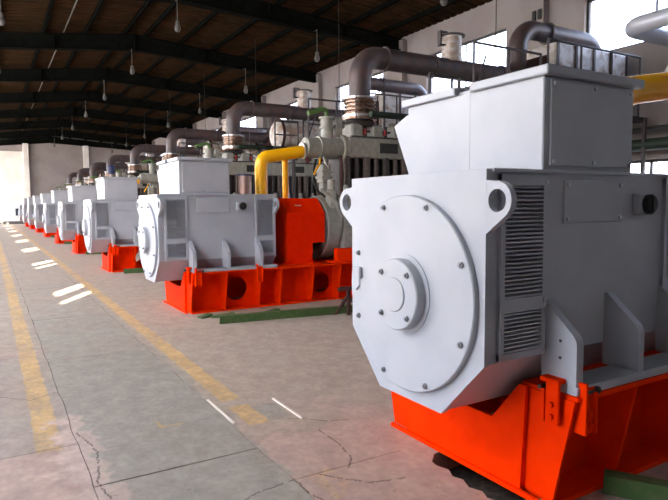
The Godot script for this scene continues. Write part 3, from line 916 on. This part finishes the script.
# ---------------------------------------------------------------- engine and its pipes
func make_engine(i: int, label: String) -> void:
	var e := thing("gas_engine", label, "engine", Vector3(FX, 0.60, Z0 - BAY * i), "gas engines behind the generators")
	if shared.has("engine"):
		for ch in (shared.engine as Node3D).get_children():
			e.add_child(ch.duplicate(), true)
		return
	shared.engine = e
	var up := Vector3(0, -0.6, 0)
	part("crankcase", mk().box(2.95, 6.7, 0.60, 1.66, -0.48, 0.48, 0.05), M.engine, e, up)
	part("flywheel_housing", mk().lathe([Vector2(0.50, 0.0), Vector2(0.52, 0.02), Vector2(0.52, 0.22), Vector2(0.46, 0.28), Vector2(0, 0.28)], Vector3(2.68, 1.12, 0), Vector3.RIGHT, 32), M.engine, e, up)
	part("flywheel", mk().lathe([Vector2(0.0, 0.0), Vector2(0.36, 0.0), Vector2(0.36, 0.06), Vector2(0.15, 0.06)], Vector3(2.63, 1.12, 0), Vector3.RIGHT, 32), M.engine_dark, e, up)
	part("upper_block", mk().box(3.12, 6.6, 1.65, 2.30, -0.24, 0.16, 0.02), M.engine_dark, e, up)
	for k in 17:
		part("cylinder_sleeve", mk().cyl(Vector3(3.22 + k * 0.2, 1.64, 0.20), Vector3(3.22 + k * 0.2, 2.30, 0.20), 0.062 if k % 2 == 0 else 0.04, 12), M.sleeve if k % 3 != 1 else M.engine_dark, e, up)
	for k in 9:
		part("side_cover", mk().box(3.16 + k * 0.38, 3.46 + k * 0.38, 0.86, 1.36, 0.47, 0.51, 0.012), M.engine, e, up)
		part("lifter_cover", mk().lathe([Vector2(0.05, 0), Vector2(0.05, 0.16), Vector2(0.03, 0.2), Vector2(0, 0.2)], Vector3(3.1 + k * 0.38, 1.62, 0.36), Vector3.UP, 12), M.engine, e, up)
	# long grey manifold with its round end
	var mf := part("manifold", mk().box(3.24, 6.65, 2.28, 2.62, -0.20, 0.26, 0.02), M.engine, e, up)
	part("name_plate", mk().box(3.86, 4.24, 2.37, 2.54, 0.258, 0.268, 0.003), M.black, mf)
	part("name_plate", mk().box(5.20, 5.55, 2.37, 2.54, 0.258, 0.268, 0.003), M.black, mf)
	part("manifold_drum", mk().lathe([Vector2(0.0, 0.0), Vector2(0.14, 0.0), Vector2(0.165, 0.01), Vector2(0.165, 0.24), Vector2(0.19, 0.24), Vector2(0.19, 0.29), Vector2(0.178, 0.29), Vector2(0.178, 0.66), Vector2(0.235, 0.66), Vector2(0.235, 0.74), Vector2(0.20, 0.80), Vector2(0, 0.80)], Vector3(2.50, 2.43, 0.06), Vector3.RIGHT, 32), M.engine, e, up)
	# valve pipe above the drum
	part("valve_pipe", mk().lathe([Vector2(0.105, 0.10), Vector2(0.105, 0.30), Vector2(0.13, 0.30), Vector2(0.13, 0.33), Vector2(0.105, 0.33), Vector2(0.105, 0.46), Vector2(0.135, 0.46), Vector2(0.135, 0.49), Vector2(0.0, 0.49)], Vector3(2.93, 2.45, 0.06), Vector3.UP, 20), M.engine, e, up)
	part("green_elbow", mk().tube([Vector3(2.93, 2.94, 0.06), Vector3(2.93, 3.02, 0.06), Vector3(2.90, 3.06, 0.06), Vector3(2.84, 3.06, 0.06), Vector3(2.58, 2.98, 0.06)], 0.042, 10), M.green_pipe, e, up)
	part("valve", mk().box(3.08, 3.20, 2.66, 2.95, 0.0, 0.12, 0.01).cyl(Vector3(3.14, 2.62, 0.06), Vector3(3.14, 2.66, 0.06), 0.04, 10).cyl(Vector3(3.06, 2.8, 0.06), Vector3(3.26, 2.8, 0.06), 0.03, 10), M.engine, e, up)
	# cylinder heads
	for k in 8:
		var x := 3.34 + k * 0.42
		var h := part("cylinder_head", mk().box(x, x + 0.22, 2.62, 2.86, -0.16, 0.20, 0.025).cyl(Vector3(x + 0.11, 2.86, 0.02), Vector3(x + 0.11, 2.92, 0.02), 0.07, 12), M.engine, e, up)
		part("ignition_cap", mk().box(x + 0.24, x + 0.285, 2.68, 2.78, 0.10, 0.20, 0.008), M.red, h)
		part("injector", mk().cyl(Vector3(x + 0.30, 2.66, 0.14), Vector3(x + 0.30, 2.84, 0.14), 0.028, 8).cyl(Vector3(x + 0.22, 2.74, 0.16), Vector3(x + 0.38, 2.74, 0.16), 0.018, 8), M.engine_dark, h)
	part("cooling_pipe", mk().tube([Vector3(3.6, 3.0, 0.36), Vector3(6.7, 3.0, 0.36)], 0.055, 12), M.green_dark, e, up)
	part("head_rail", mk().box(3.3, 6.6, 2.62, 2.645, 0.20, 0.25), M.engine_dark, e, up)
	# pumps, governor and cables at the coupling end
	part("governor", mk().box(2.76, 2.92, 1.86, 2.16, 0.0, 0.2, 0.015).box(2.74, 2.94, 1.93, 1.96, -0.02, 0.22).box(2.74, 2.94, 2.02, 2.05, -0.02, 0.22).box(2.78, 2.90, 1.70, 1.86, 0.03, 0.17, 0.01), M.engine, e, up)
	part("pump", mk().lathe([Vector2(0.09, 0), Vector2(0.09, 0.22), Vector2(0.06, 0.25), Vector2(0.06, 0.40), Vector2(0, 0.40)], Vector3(2.86, 1.50, 0.30), Vector3.UP, 16).box(2.78, 3.0, 1.36, 1.52, 0.22, 0.40, 0.01), M.engine, e, up)
	part("hose", mk().tube([Vector3(2.70, 2.24, 0.1), Vector3(2.62, 2.08, 0.16), Vector3(2.58, 1.9, 0.2), Vector3(2.62, 1.74, 0.25), Vector3(2.75, 1.62, 0.3)], 0.018, 8), M.black, e, up)
	part("hose", mk().tube([Vector3(2.76, 2.26, 0.12), Vector3(2.72, 2.16, 0.18), Vector3(2.64, 2.06, 0.2), Vector3(2.60, 1.98, 0.2)], 0.016, 8), M.yellow, e, up)
	part("hose", mk().tube([Vector3(2.80, 2.28, 0.16), Vector3(2.80, 2.18, 0.22), Vector3(2.86, 2.10, 0.22), Vector3(2.90, 2.20, 0.2)], 0.016, 8), M.hose, e, up)
	part("hose", mk().tube([Vector3(2.66, 1.74, 0.3), Vector3(2.78, 1.66, 0.36), Vector3(2.90, 1.52, 0.42), Vector3(2.94, 1.30, 0.46), Vector3(2.92, 1.1, 0.48)], 0.03, 8), M.engine, e, up)
	part("drain_pipe", mk().tube([Vector3(3.04, 2.3, 0.3), Vector3(3.06, 2.0, 0.32), Vector3(3.04, 1.66, 0.34)], 0.03, 8), M.rust, e, up)


func bend(a: Vector3, corner: Vector3, b: Vector3, r: float, n := 8) -> Array:
	var d0 := (a - corner).normalized()
	var d1 := (b - corner).normalized()
	var out := []
	var c := corner + (d0 + d1) * r
	for k in n + 1:
		var t := PI / 2 * k / n
		out.append(c - d1 * r * cos(t) - d0 * r * sin(t))
	return out


func make_exhaust(i: int, label: String) -> void:
	var e := thing("exhaust_pipe", label, "pipe", Vector3(FX, 2.92, Z0 - BAY * i), "exhaust pipes over the engines")
	if shared.has("exhaust"):
		for ch in (shared.exhaust as Node3D).get_children():
			e.add_child(ch.duplicate(), true)
		return
	shared.exhaust = e
	var d := Vector3(0, -2.92, 0)
	var path := [Vector3(3.62, 3.30, 0)]
	path += bend(Vector3(3.62, 3.0, 0), Vector3(3.62, 4.03, 0), Vector3(5, 4.03, 0), 0.36)
	path += bend(Vector3(5, 4.03, 0), Vector3(7.46, 4.03, 0), Vector3(7.46, 5, 0), 0.34)
	path += bend(Vector3(7.46, 4, 0), Vector3(7.46, 5.06, 0), Vector3(9, 5.06, 0), 0.46)
	path += bend(Vector3(8, 5.06, 0), Vector3(9.95, 5.06, 0), Vector3(9.95, 4, 0), 0.42)
	path.append(Vector3(9.95, 4.5, 0))
	part("pipe", mk().tube(path, 0.187, 24), M.pipe, e, d)
	var prof := [Vector2(0.0, 0.0), Vector2(0.30, 0.0), Vector2(0.30, 0.05), Vector2(0.24, 0.05)]
	for k in 4:
		var y := 0.07 + k * 0.065
		prof += [Vector2(0.24, y), Vector2(0.275, y + 0.018), Vector2(0.275, y + 0.036), Vector2(0.24, y + 0.054)]
	prof += [Vector2(0.24, 0.335), Vector2(0.29, 0.335), Vector2(0.29, 0.375), Vector2(0.2, 0.375)]
	part("bellows", mk().lathe(prof, Vector3(3.62, 2.94, 0), Vector3.UP, 28), M.bellows, e, d)
	part("clamp_ring", mk().lathe([Vector2(0.24, 0.03), Vector2(0.305, 0.03), Vector2(0.305, 0.07), Vector2(0.24, 0.07)], Vector3(3.62, 2.95, 0), Vector3.UP, 28), M.steel, e, d)
	part("clamp_ring", mk().lathe([Vector2(0.22, 0.0), Vector2(0.295, 0.0), Vector2(0.295, 0.03), Vector2(0.2, 0.03)], Vector3(3.62, 3.285, 0), Vector3.UP, 28), M.steel, e, d)
	for k in 4:
		var a := TAU * (k + 0.5) / 4
		part("tie_rod", mk().cyl(Vector3(3.62 + cos(a) * 0.31, 2.94, sin(a) * 0.31), Vector3(3.62 + cos(a) * 0.31, 3.34, sin(a) * 0.31), 0.01, 6), M.rail, e, d)
	part("collector", mk().lathe([Vector2(0.22, 0), Vector2(0.26, 0.06), Vector2(0.22, 0.14), Vector2(0.0, 0.14)], Vector3(3.62, 2.82, 0), Vector3.UP, 24), M.engine_dark, e, d)
	for x in [4.12, 5.2, 6.95]:
		part("flange", mk().lathe([Vector2(0.18, 0), Vector2(0.215, 0), Vector2(0.215, 0.04), Vector2(0.18, 0.04)], Vector3(x, 4.03, 0), Vector3.RIGHT, 24), M.pipe, e, d)
	part("vent_stack", mk().lathe([Vector2(0.20, 0.12), Vector2(0.19, 0.30), Vector2(0.19, 0.60), Vector2(0.0, 0.60)], Vector3(5.70, 4.03, 0), Vector3.UP, 24), M.stack, e, d)
	part("stack_cap", mk().lathe([Vector2(0.19, 0.0), Vector2(0.245, 0.0), Vector2(0.245, 0.025), Vector2(0, 0.025)], Vector3(5.70, 4.625, 0), Vector3.UP, 24), M.rail, e, d)
	part("stack_bracket", mk().box(5.38, 5.42, 4.42, 4.70, -0.04, 0.04).box(5.38, 5.56, 4.68, 4.70, -0.04, 0.04).box(5.38, 5.53, 4.44, 4.46, -0.04, 0.04), M.rail, e, d)
	part("prop", mk().cyl(Vector3(5.62, 3.0, 0.1), Vector3(5.62, 3.86, 0.1), 0.025, 8).cyl(Vector3(5.78, 3.0, 0.1), Vector3(5.78, 3.86, 0.1), 0.025, 8), M.rail, e, d)
	part("hanger_rod", mk().cyl(Vector3(6.85, 4.2, 0), Vector3(6.85, deck_y(FX + 6.85) - 0.02, 0), 0.009, 6), M.frame_dark, e, d)
	part("saddle", mk().lathe([Vector2(0.2, 0), Vector2(0.225, 0), Vector2(0.225, 0.06), Vector2(0.2, 0.06)], Vector3(8.3, 5.06, 0), Vector3.RIGHT, 24), M.pipe, e, d)


func make_silencer(i: int, label: String) -> void:
	var s := thing("silencer", label, "silencer", Vector3(FX, 2.95, Z0 - BAY * i), "white silencer drums")
	if not shared.has("silencer"):
		shared.silencer = [mk().lathe([Vector2(0, 0.0), Vector2(0.30, 0.02), Vector2(0.41, 0.10), Vector2(0.43, 0.16), Vector2(0.43, 2.2), Vector2(0.41, 2.3), Vector2(0.30, 2.38), Vector2(0, 2.4)], Vector3(4.95, 0.50, -0.42), Vector3.RIGHT, 32).mesh(),
			mk().lathe([Vector2(0.43, 0), Vector2(0.455, 0), Vector2(0.455, 0.07), Vector2(0.43, 0.07)], Vector3(5.05, 0.50, -0.42), Vector3.RIGHT, 32).box(5.05, 5.12, 0.0, 0.12, -0.75, -0.1).mesh(),
			mk().lathe([Vector2(0.43, 0), Vector2(0.455, 0), Vector2(0.455, 0.07), Vector2(0.43, 0.07)], Vector3(6.88, 0.50, -0.42), Vector3.RIGHT, 32).box(6.88, 6.95, 0.0, 0.12, -0.75, -0.1).mesh()]
	part("drum", shared.silencer[0], M.clad, s)
	part("strap", shared.silencer[1], M.rust, s)
	part("strap", shared.silencer[2], M.rust, s)


func make_exchanger(i: int, label: String) -> void:
	var s := thing("heat_exchanger", label, "heat exchanger", Vector3(FX, 3.32, Z0 - BAY * i), "clad heat exchangers")
	if not shared.has("exchanger"):
		shared.exchanger = [mk().box(8.05, 10.4, 0.0, 1.42, -0.48, 0.48, 0.01).lathe([Vector2(0.30, 0), Vector2(0.30, 0.08), Vector2(0.22, 0.14), Vector2(0.2, 0.14)], Vector3(9.95, 1.40, 0), Vector3.UP, 24).mesh(),
			mk().box(0.0, 0.54, 0.02, 1.40, 0.475, 0.495, 0.006).mesh(), mk().box(0.0, 0.05, 0.0, 1.43, 0.49, 0.53).mesh(),
			mk().prism(PackedVector2Array([Vector2(7.2, 0.72), Vector2(8.1, 1.25), Vector2(8.1, 0.4), Vector2(7.2, 0.42)]), "z", -0.3, 0.3).mesh(),
			mk().box(-0.02, 0.0, 0.02, 1.40, -0.46, 0.46, 0.006).mesh()]
	part("casing", shared.exchanger[0], M.clad, s)
	for k in 4:
		part("panel", shared.exchanger[1], M.clad, s, Vector3(8.09 + k * 0.575, 0, 0))
	for k in 5:
		part("post", shared.exchanger[2], M.rail, s, Vector3(8.045 + k * 0.575, 0, 0))
	part("panel", shared.exchanger[4], M.clad, s, Vector3(8.05, 0, 0))
	part("inlet_cone", shared.exchanger[3], M.rust, s)


func make_platform(i: int, label: String) -> void:
	var p := thing("pipe_platform", label, "platform", Vector3(FX, 0, Z0 - BAY * i), "steel pipe platforms")
	if shared.has("platform"):
		for ch in (shared.platform as Node3D).get_children():
			p.add_child(ch.duplicate(), true)
		return
	shared.platform = p
	for x in [4.86, 6.62, 7.6, 9.0, 10.3]:
		var y := 2.94 if x < 7 else 3.31
		for z in [-1.0, 1.0]:
			part("leg", mk().box(x - 0.035, x + 0.035, 0.0, y, z - 0.035, z + 0.035), M.rail, p)
		part("cross_beam", mk().box(x - 0.03, x + 0.03, y - 0.10, y, -1.0, 1.0), M.rail, p)
	for z in [-1.0, 0.96]:
		part("side_beam", mk().box(4.3, 7.1, 2.86, 2.94, z, z + 0.04), M.green_dark, p)
		part("side_beam", mk().box(7.15, 10.4, 3.22, 3.31, z, z + 0.04), M.rail, p)
	part("tread_plate", mk().box(7.15, 10.4, 3.305, 3.32, -1.0, 1.0), M.rail, p)
	for lv in [[4.35, 5.0, 2.94, 3.62, 2], [5.32, 7.0, 2.94, 4.25, 3], [7.2, 10.1, 3.32, 4.56, 4]]:
		var x0: float = lv[0]
		var x1: float = lv[1]
		for k in int(lv[4]):
			var x: float = lerpf(x0, x1, k / (lv[4] - 1.0))
			part("rail_post", mk().cyl(Vector3(x, lv[2], 0.98), Vector3(x, lv[3], 0.98), 0.022, 8), M.rail, p)
		part("hand_rail", mk().tube([Vector3(x0, lv[3], 0.98), Vector3(x1, lv[3], 0.98)], 0.024, 8), M.rail, p)
		part("mid_rail", mk().tube([Vector3(x0, (lv[2] + lv[3]) / 2, 0.98), Vector3(x1, (lv[2] + lv[3]) / 2, 0.98)], 0.018, 8), M.rail, p)
	part("brace", mk().tube([Vector3(5.2, 2.95, 0.98), Vector3(5.6, 4.05, 0.98)], 0.018, 8), M.rail, p)



func make_gas_pipe(i: int, label: String) -> void:
	var y := thing("gas_pipe", label, "pipe", Vector3(FX, 1.66, Z0 - BAY * i), "yellow gas pipes")
	if not shared.has("gas"):
		var path := [Vector3(1.76, 1.60, 0.0)]
		path += bend(Vector3(1.76, 1.0, 0.0), Vector3(1.76, 2.27, 0.0), Vector3(3, 2.27, 0.0), 0.16)
		path.append(Vector3(2.52, 2.37, 0.03))
		shared.gas = [mk().tube(path, 0.098, 20).mesh(), mk().tube([Vector3(2.33, 1.58, -0.3), Vector3(2.33, 2.2, -0.3), Vector3(2.32, 2.28, -0.25), Vector3(2.28, 2.32, 0.0)], 0.052, 14).mesh(), mk().lathe([Vector2(0.09, 0.0), Vector2(0.135, 0.0), Vector2(0.135, 0.03), Vector2(0.09, 0.03)], Vector3(2.46, 2.37, 0.06), Vector3(1, 0.12, 0), 24).mesh()]
	var d := Vector3(0, -1.66, 0)
	part("pipe", shared.gas[0], M.yellow, y, d)
	part("branch", shared.gas[1], M.yellow, y, d)
	part("flange", shared.gas[2], M.steel, y, d)


func floor_rail(a: Vector3, b: Vector3, label: String) -> void:
	var d := b - a
	var t := thing("channel_rail", label, "rail", a, "green steel channels on the floor", atan2(-d.z, d.x))
	var l := d.length()
	part("web", mk().box(0, l, 0.008, 0.092, -0.010, 0.010, 0.002), M.green, t)
	part("flange", mk().box(0, l, 0.09, 0.102, -0.075, 0.010, 0.002), M.green, t)
	part("flange", mk().box(0, l, 0.0, 0.010, -0.075, 0.010, 0.002), M.green, t)


func build_sets() -> void:
	for i in SETS:
		var o: String = ORD[SETS - 1 - i]
		var from_wall := ", %s from the white end wall" % o
		make_generator(i, "light grey generator with round bolted cover" + from_wall)
		make_base(i, "orange steel base frame" + from_wall)
		make_guard(i, "orange-red coupling guard behind the generator" + from_wall)
		make_engine(i, "grey gas engine with row of cylinder heads" + from_wall)
		make_exhaust(i, "dark brown exhaust pipe with bellows and vent stack" + from_wall)
		if i > 1:
			make_silencer(i, "white stained silencer drum beside the exhaust" + from_wall)
		make_exchanger(i, "stained white clad box under the exhaust" + from_wall)
		make_platform(i, "dark steel platform with railing" + from_wall)
		make_gas_pipe(i, "yellow gas pipe rising behind the generator" + from_wall)
	floor_rail(Vector3(2.44, 0, -6.98), Vector3(4.9, 0, -6.62), "green steel channel on the floor beside the base, eighth set from the white end wall")
	floor_rail(Vector3(2.66, 0, -1.78), Vector3(2.95, 0, -1.30), "short green steel channel at the base furthest from the white end wall")
	for i in range(2, 6):
		var z := Z0 - BAY * i
		floor_rail(Vector3(2.5, 0, z + 1.05), Vector3(4.8, 0, z + 1.2), "green steel channel on the floor beside the base, %s set from the white end wall" % ORD[SETS - 1 - i])
	for q in [[2.42, -7.5, 0.3], [2.58, -7.42, -0.5], [2.70, -7.40, 0.1], [3.35, -7.36, 0.2]]:
		var b := thing("shim_block", "small green wooden shim block by the foot of an orange base", "block", Vector3(q[0], 0, q[1]), "green shim blocks", q[2])
		part("wedge", mk().prism(PackedVector2Array([Vector2(-0.09, 0), Vector2(0.09, 0), Vector2(0.09, 0.045), Vector2(-0.09, 0.02)]), "z", -0.05, 0.05), M.green, b)
	# rusty stand on the floor behind the first generator
	var s := thing("iron_stand", "low rusty iron stand with a T-shaped top beside the green channel", "stand", Vector3(4.13, 0, -6.60))
	part("post", mk().box(-0.02, 0.02, 0.0, 0.36, -0.02, 0.02), M.rust, s)
	part("leg", mk().tube([Vector3(0, 0.3, 0), Vector3(-0.14, 0.0, -0.12)], 0.018, 6), M.rust, s)
	part("leg", mk().tube([Vector3(0, 0.3, 0), Vector3(-0.02, 0.0, -0.2)], 0.018, 6), M.rust, s)
	part("crossbar", mk().box(-0.16, 0.22, 0.34, 0.39, -0.025, 0.025, 0.004), M.rust, s)
	# filter drum of the third set, blue valve, silver pipe
	var f := thing("filter_drum", "brown filter drum with blue rims beside an engine, seventh set from the white end wall", "drum", Vector3(FX + 3.66, 1.66, Z0 - BAY * 2 + 0.62))
	part("drum", mk().lathe([Vector2(0, 0.0), Vector2(0.17, 0.0), Vector2(0.17, 0.60), Vector2(0, 0.60)], Vector3.ZERO, Vector3.UP, 24), M.drum, f)
	part("rim", mk().lathe([Vector2(0.17, 0), Vector2(0.19, 0), Vector2(0.19, 0.04), Vector2(0.0, 0.04)], Vector3(0, 0.58, 0), Vector3.UP, 24), M.blue, f)
	part("rim", mk().lathe([Vector2(0.17, 0), Vector2(0.19, 0), Vector2(0.19, 0.04), Vector2(0.17, 0.04)], Vector3(0, 0.0, 0), Vector3.UP, 24), M.blue, f)
	part("stand", mk().box(-0.12, 0.12, -1.05, 0.0, -0.05, 0.05), M.rail, f)
	var bv := thing("blue_valve", "blue valve motor on a grey pipe, sixth set from the white end wall", "valve", Vector3(FX + 1.6, 1.66, Z0 - BAY * 3))
	part("motor", mk().lathe([Vector2(0, 0.9), Vector2(0.12, 0.92), Vector2(0.13, 1.16), Vector2(0.06, 1.22), Vector2(0, 1.22)], Vector3.ZERO, Vector3.UP, 16), M.blue, bv)
	part("pipe", mk().cyl(Vector3(0, 0, 0), Vector3(0, 0.92, 0), 0.06, 12), M.engine, bv)
	var sp := thing("steel_pipe", "large pale steel pipe turning in front of the high window", "pipe", Vector3(10.0, 4.62, -6.4))
	var path := [Vector3(0.0, 0, 5.6)]
	path += bend(Vector3(0, 0, 4), Vector3(0, 0, -0.1), Vector3(4, 0, -0.1), 0.3)
	path.append(Vector3(2.75, 0, -0.1))
	part("pipe", mk().tube(path, 0.15, 20), M.pale, sp)
	for z in [0.9, 4.0]:
		part("hanger_rod", mk().cyl(Vector3(0, 0.14, z), Vector3(0, deck_y(10.0) - 4.64, z), 0.02, 8), M.rail, sp)
	for q in [[12.32, 2.74, 0.13, "large dark green water pipe along the right wall above the low windows", M.green_dark], [12.45, 3.08, 0.06, "thin dark pipe along the right wall above the green water pipe", M.frame]]:
		var wp := thing("wall_pipe", q[3], "pipe", Vector3(q[0], q[1], 0))
		part("pipe", mk().cyl(Vector3(0, 0, ZF + 0.5), Vector3(0, 0, ZN - 0.4), q[2], 16), q[4], wp)
		for k in 10:
			part("bracket", mk().box(-0.02, XR - 0.2 - q[0], -q[2] - 0.05, -q[2], -0.03, 0.03).box(-0.02, 0.02, -q[2], q[2] * 0.3, q[2], q[2] + 0.02), M.frame, wp, Vector3(0, 0, ZN - BAY * k - (0.35 if k == 0 else 0.0)))
	var cb := thing("control_box", "dark blue control box fixed to the white end wall", "box", Vector3(2.15, 0.75, ZF + 0.035))
	part("case", mk().box(-0.22, 0.22, 0.0, 0.62, 0.0, 0.3, 0.02), M.blue, cb)
	part("door", mk().box(-0.18, 0.18, 0.06, 0.56, 0.3, 0.32, 0.008), M.black, cb)


func _ready() -> void:
	rng.seed = 4
	# camera
	var cam := Camera3D.new()
	cam.name = "camera"
	add_child(cam)
	cam.transform = Transform3D(Basis(Vector3(0.860184, -0.007975, 0.509921), Vector3(0.04679, 0.996895, -0.063339), Vector3(-0.507832, 0.078342, 0.857886)).orthonormalized(), Vector3(0, 1.5, 0))
	cam.fov = 46.707
	cam.near = 0.05
	cam.far = 400.0
	cam.current = true
	# sky and exposure
	var env := Environment.new()
	var sky := Sky.new()
	var sm := ProceduralSkyMaterial.new()
	sm.sky_top_color = Color(0.76, 0.84, 1.0)
	sm.sky_horizon_color = Color(0.94, 0.955, 1.0)
	sm.ground_horizon_color = Color(0.80, 0.77, 0.72)
	sm.ground_bottom_color = Color(0.55, 0.52, 0.48)
	sm.sun_angle_max = 1.0
	sky.sky_material = sm
	env.background_mode = Environment.BG_SKY
	env.sky = sky
	env.background_energy_multiplier = 3.6
	env.ambient_light_source = Environment.AMBIENT_SOURCE_SKY
	env.tonemap_mode = Environment.TONE_MAPPER_LINEAR
	env.tonemap_exposure = 4.75
	env.sdfgi_enabled = true
	env.ssao_enabled = true
	env.ssil_enabled = true
	var we := WorldEnvironment.new()
	we.name = "environment"
	we.environment = env
	add_child(we)
	# the sun, from behind and to the left, through the openings of the left wall
	var sun := DirectionalLight3D.new()
	sun.name = "sun"
	add_child(sun)
	var el := deg_to_rad(27.0)
	sun.look_at_from_position(Vector3.ZERO, Vector3(0.465 * cos(el), -sin(el), -0.885 * cos(el)), Vector3.UP)
	sun.light_energy = 6.0
	sun.light_color = Color(1.0, 0.94, 0.85)
	sun.light_angular_distance = 0.6
	sun.shadow_enabled = true

	make_materials()
	build_floor()
	build_walls()
	build_roof()
	build_sets()
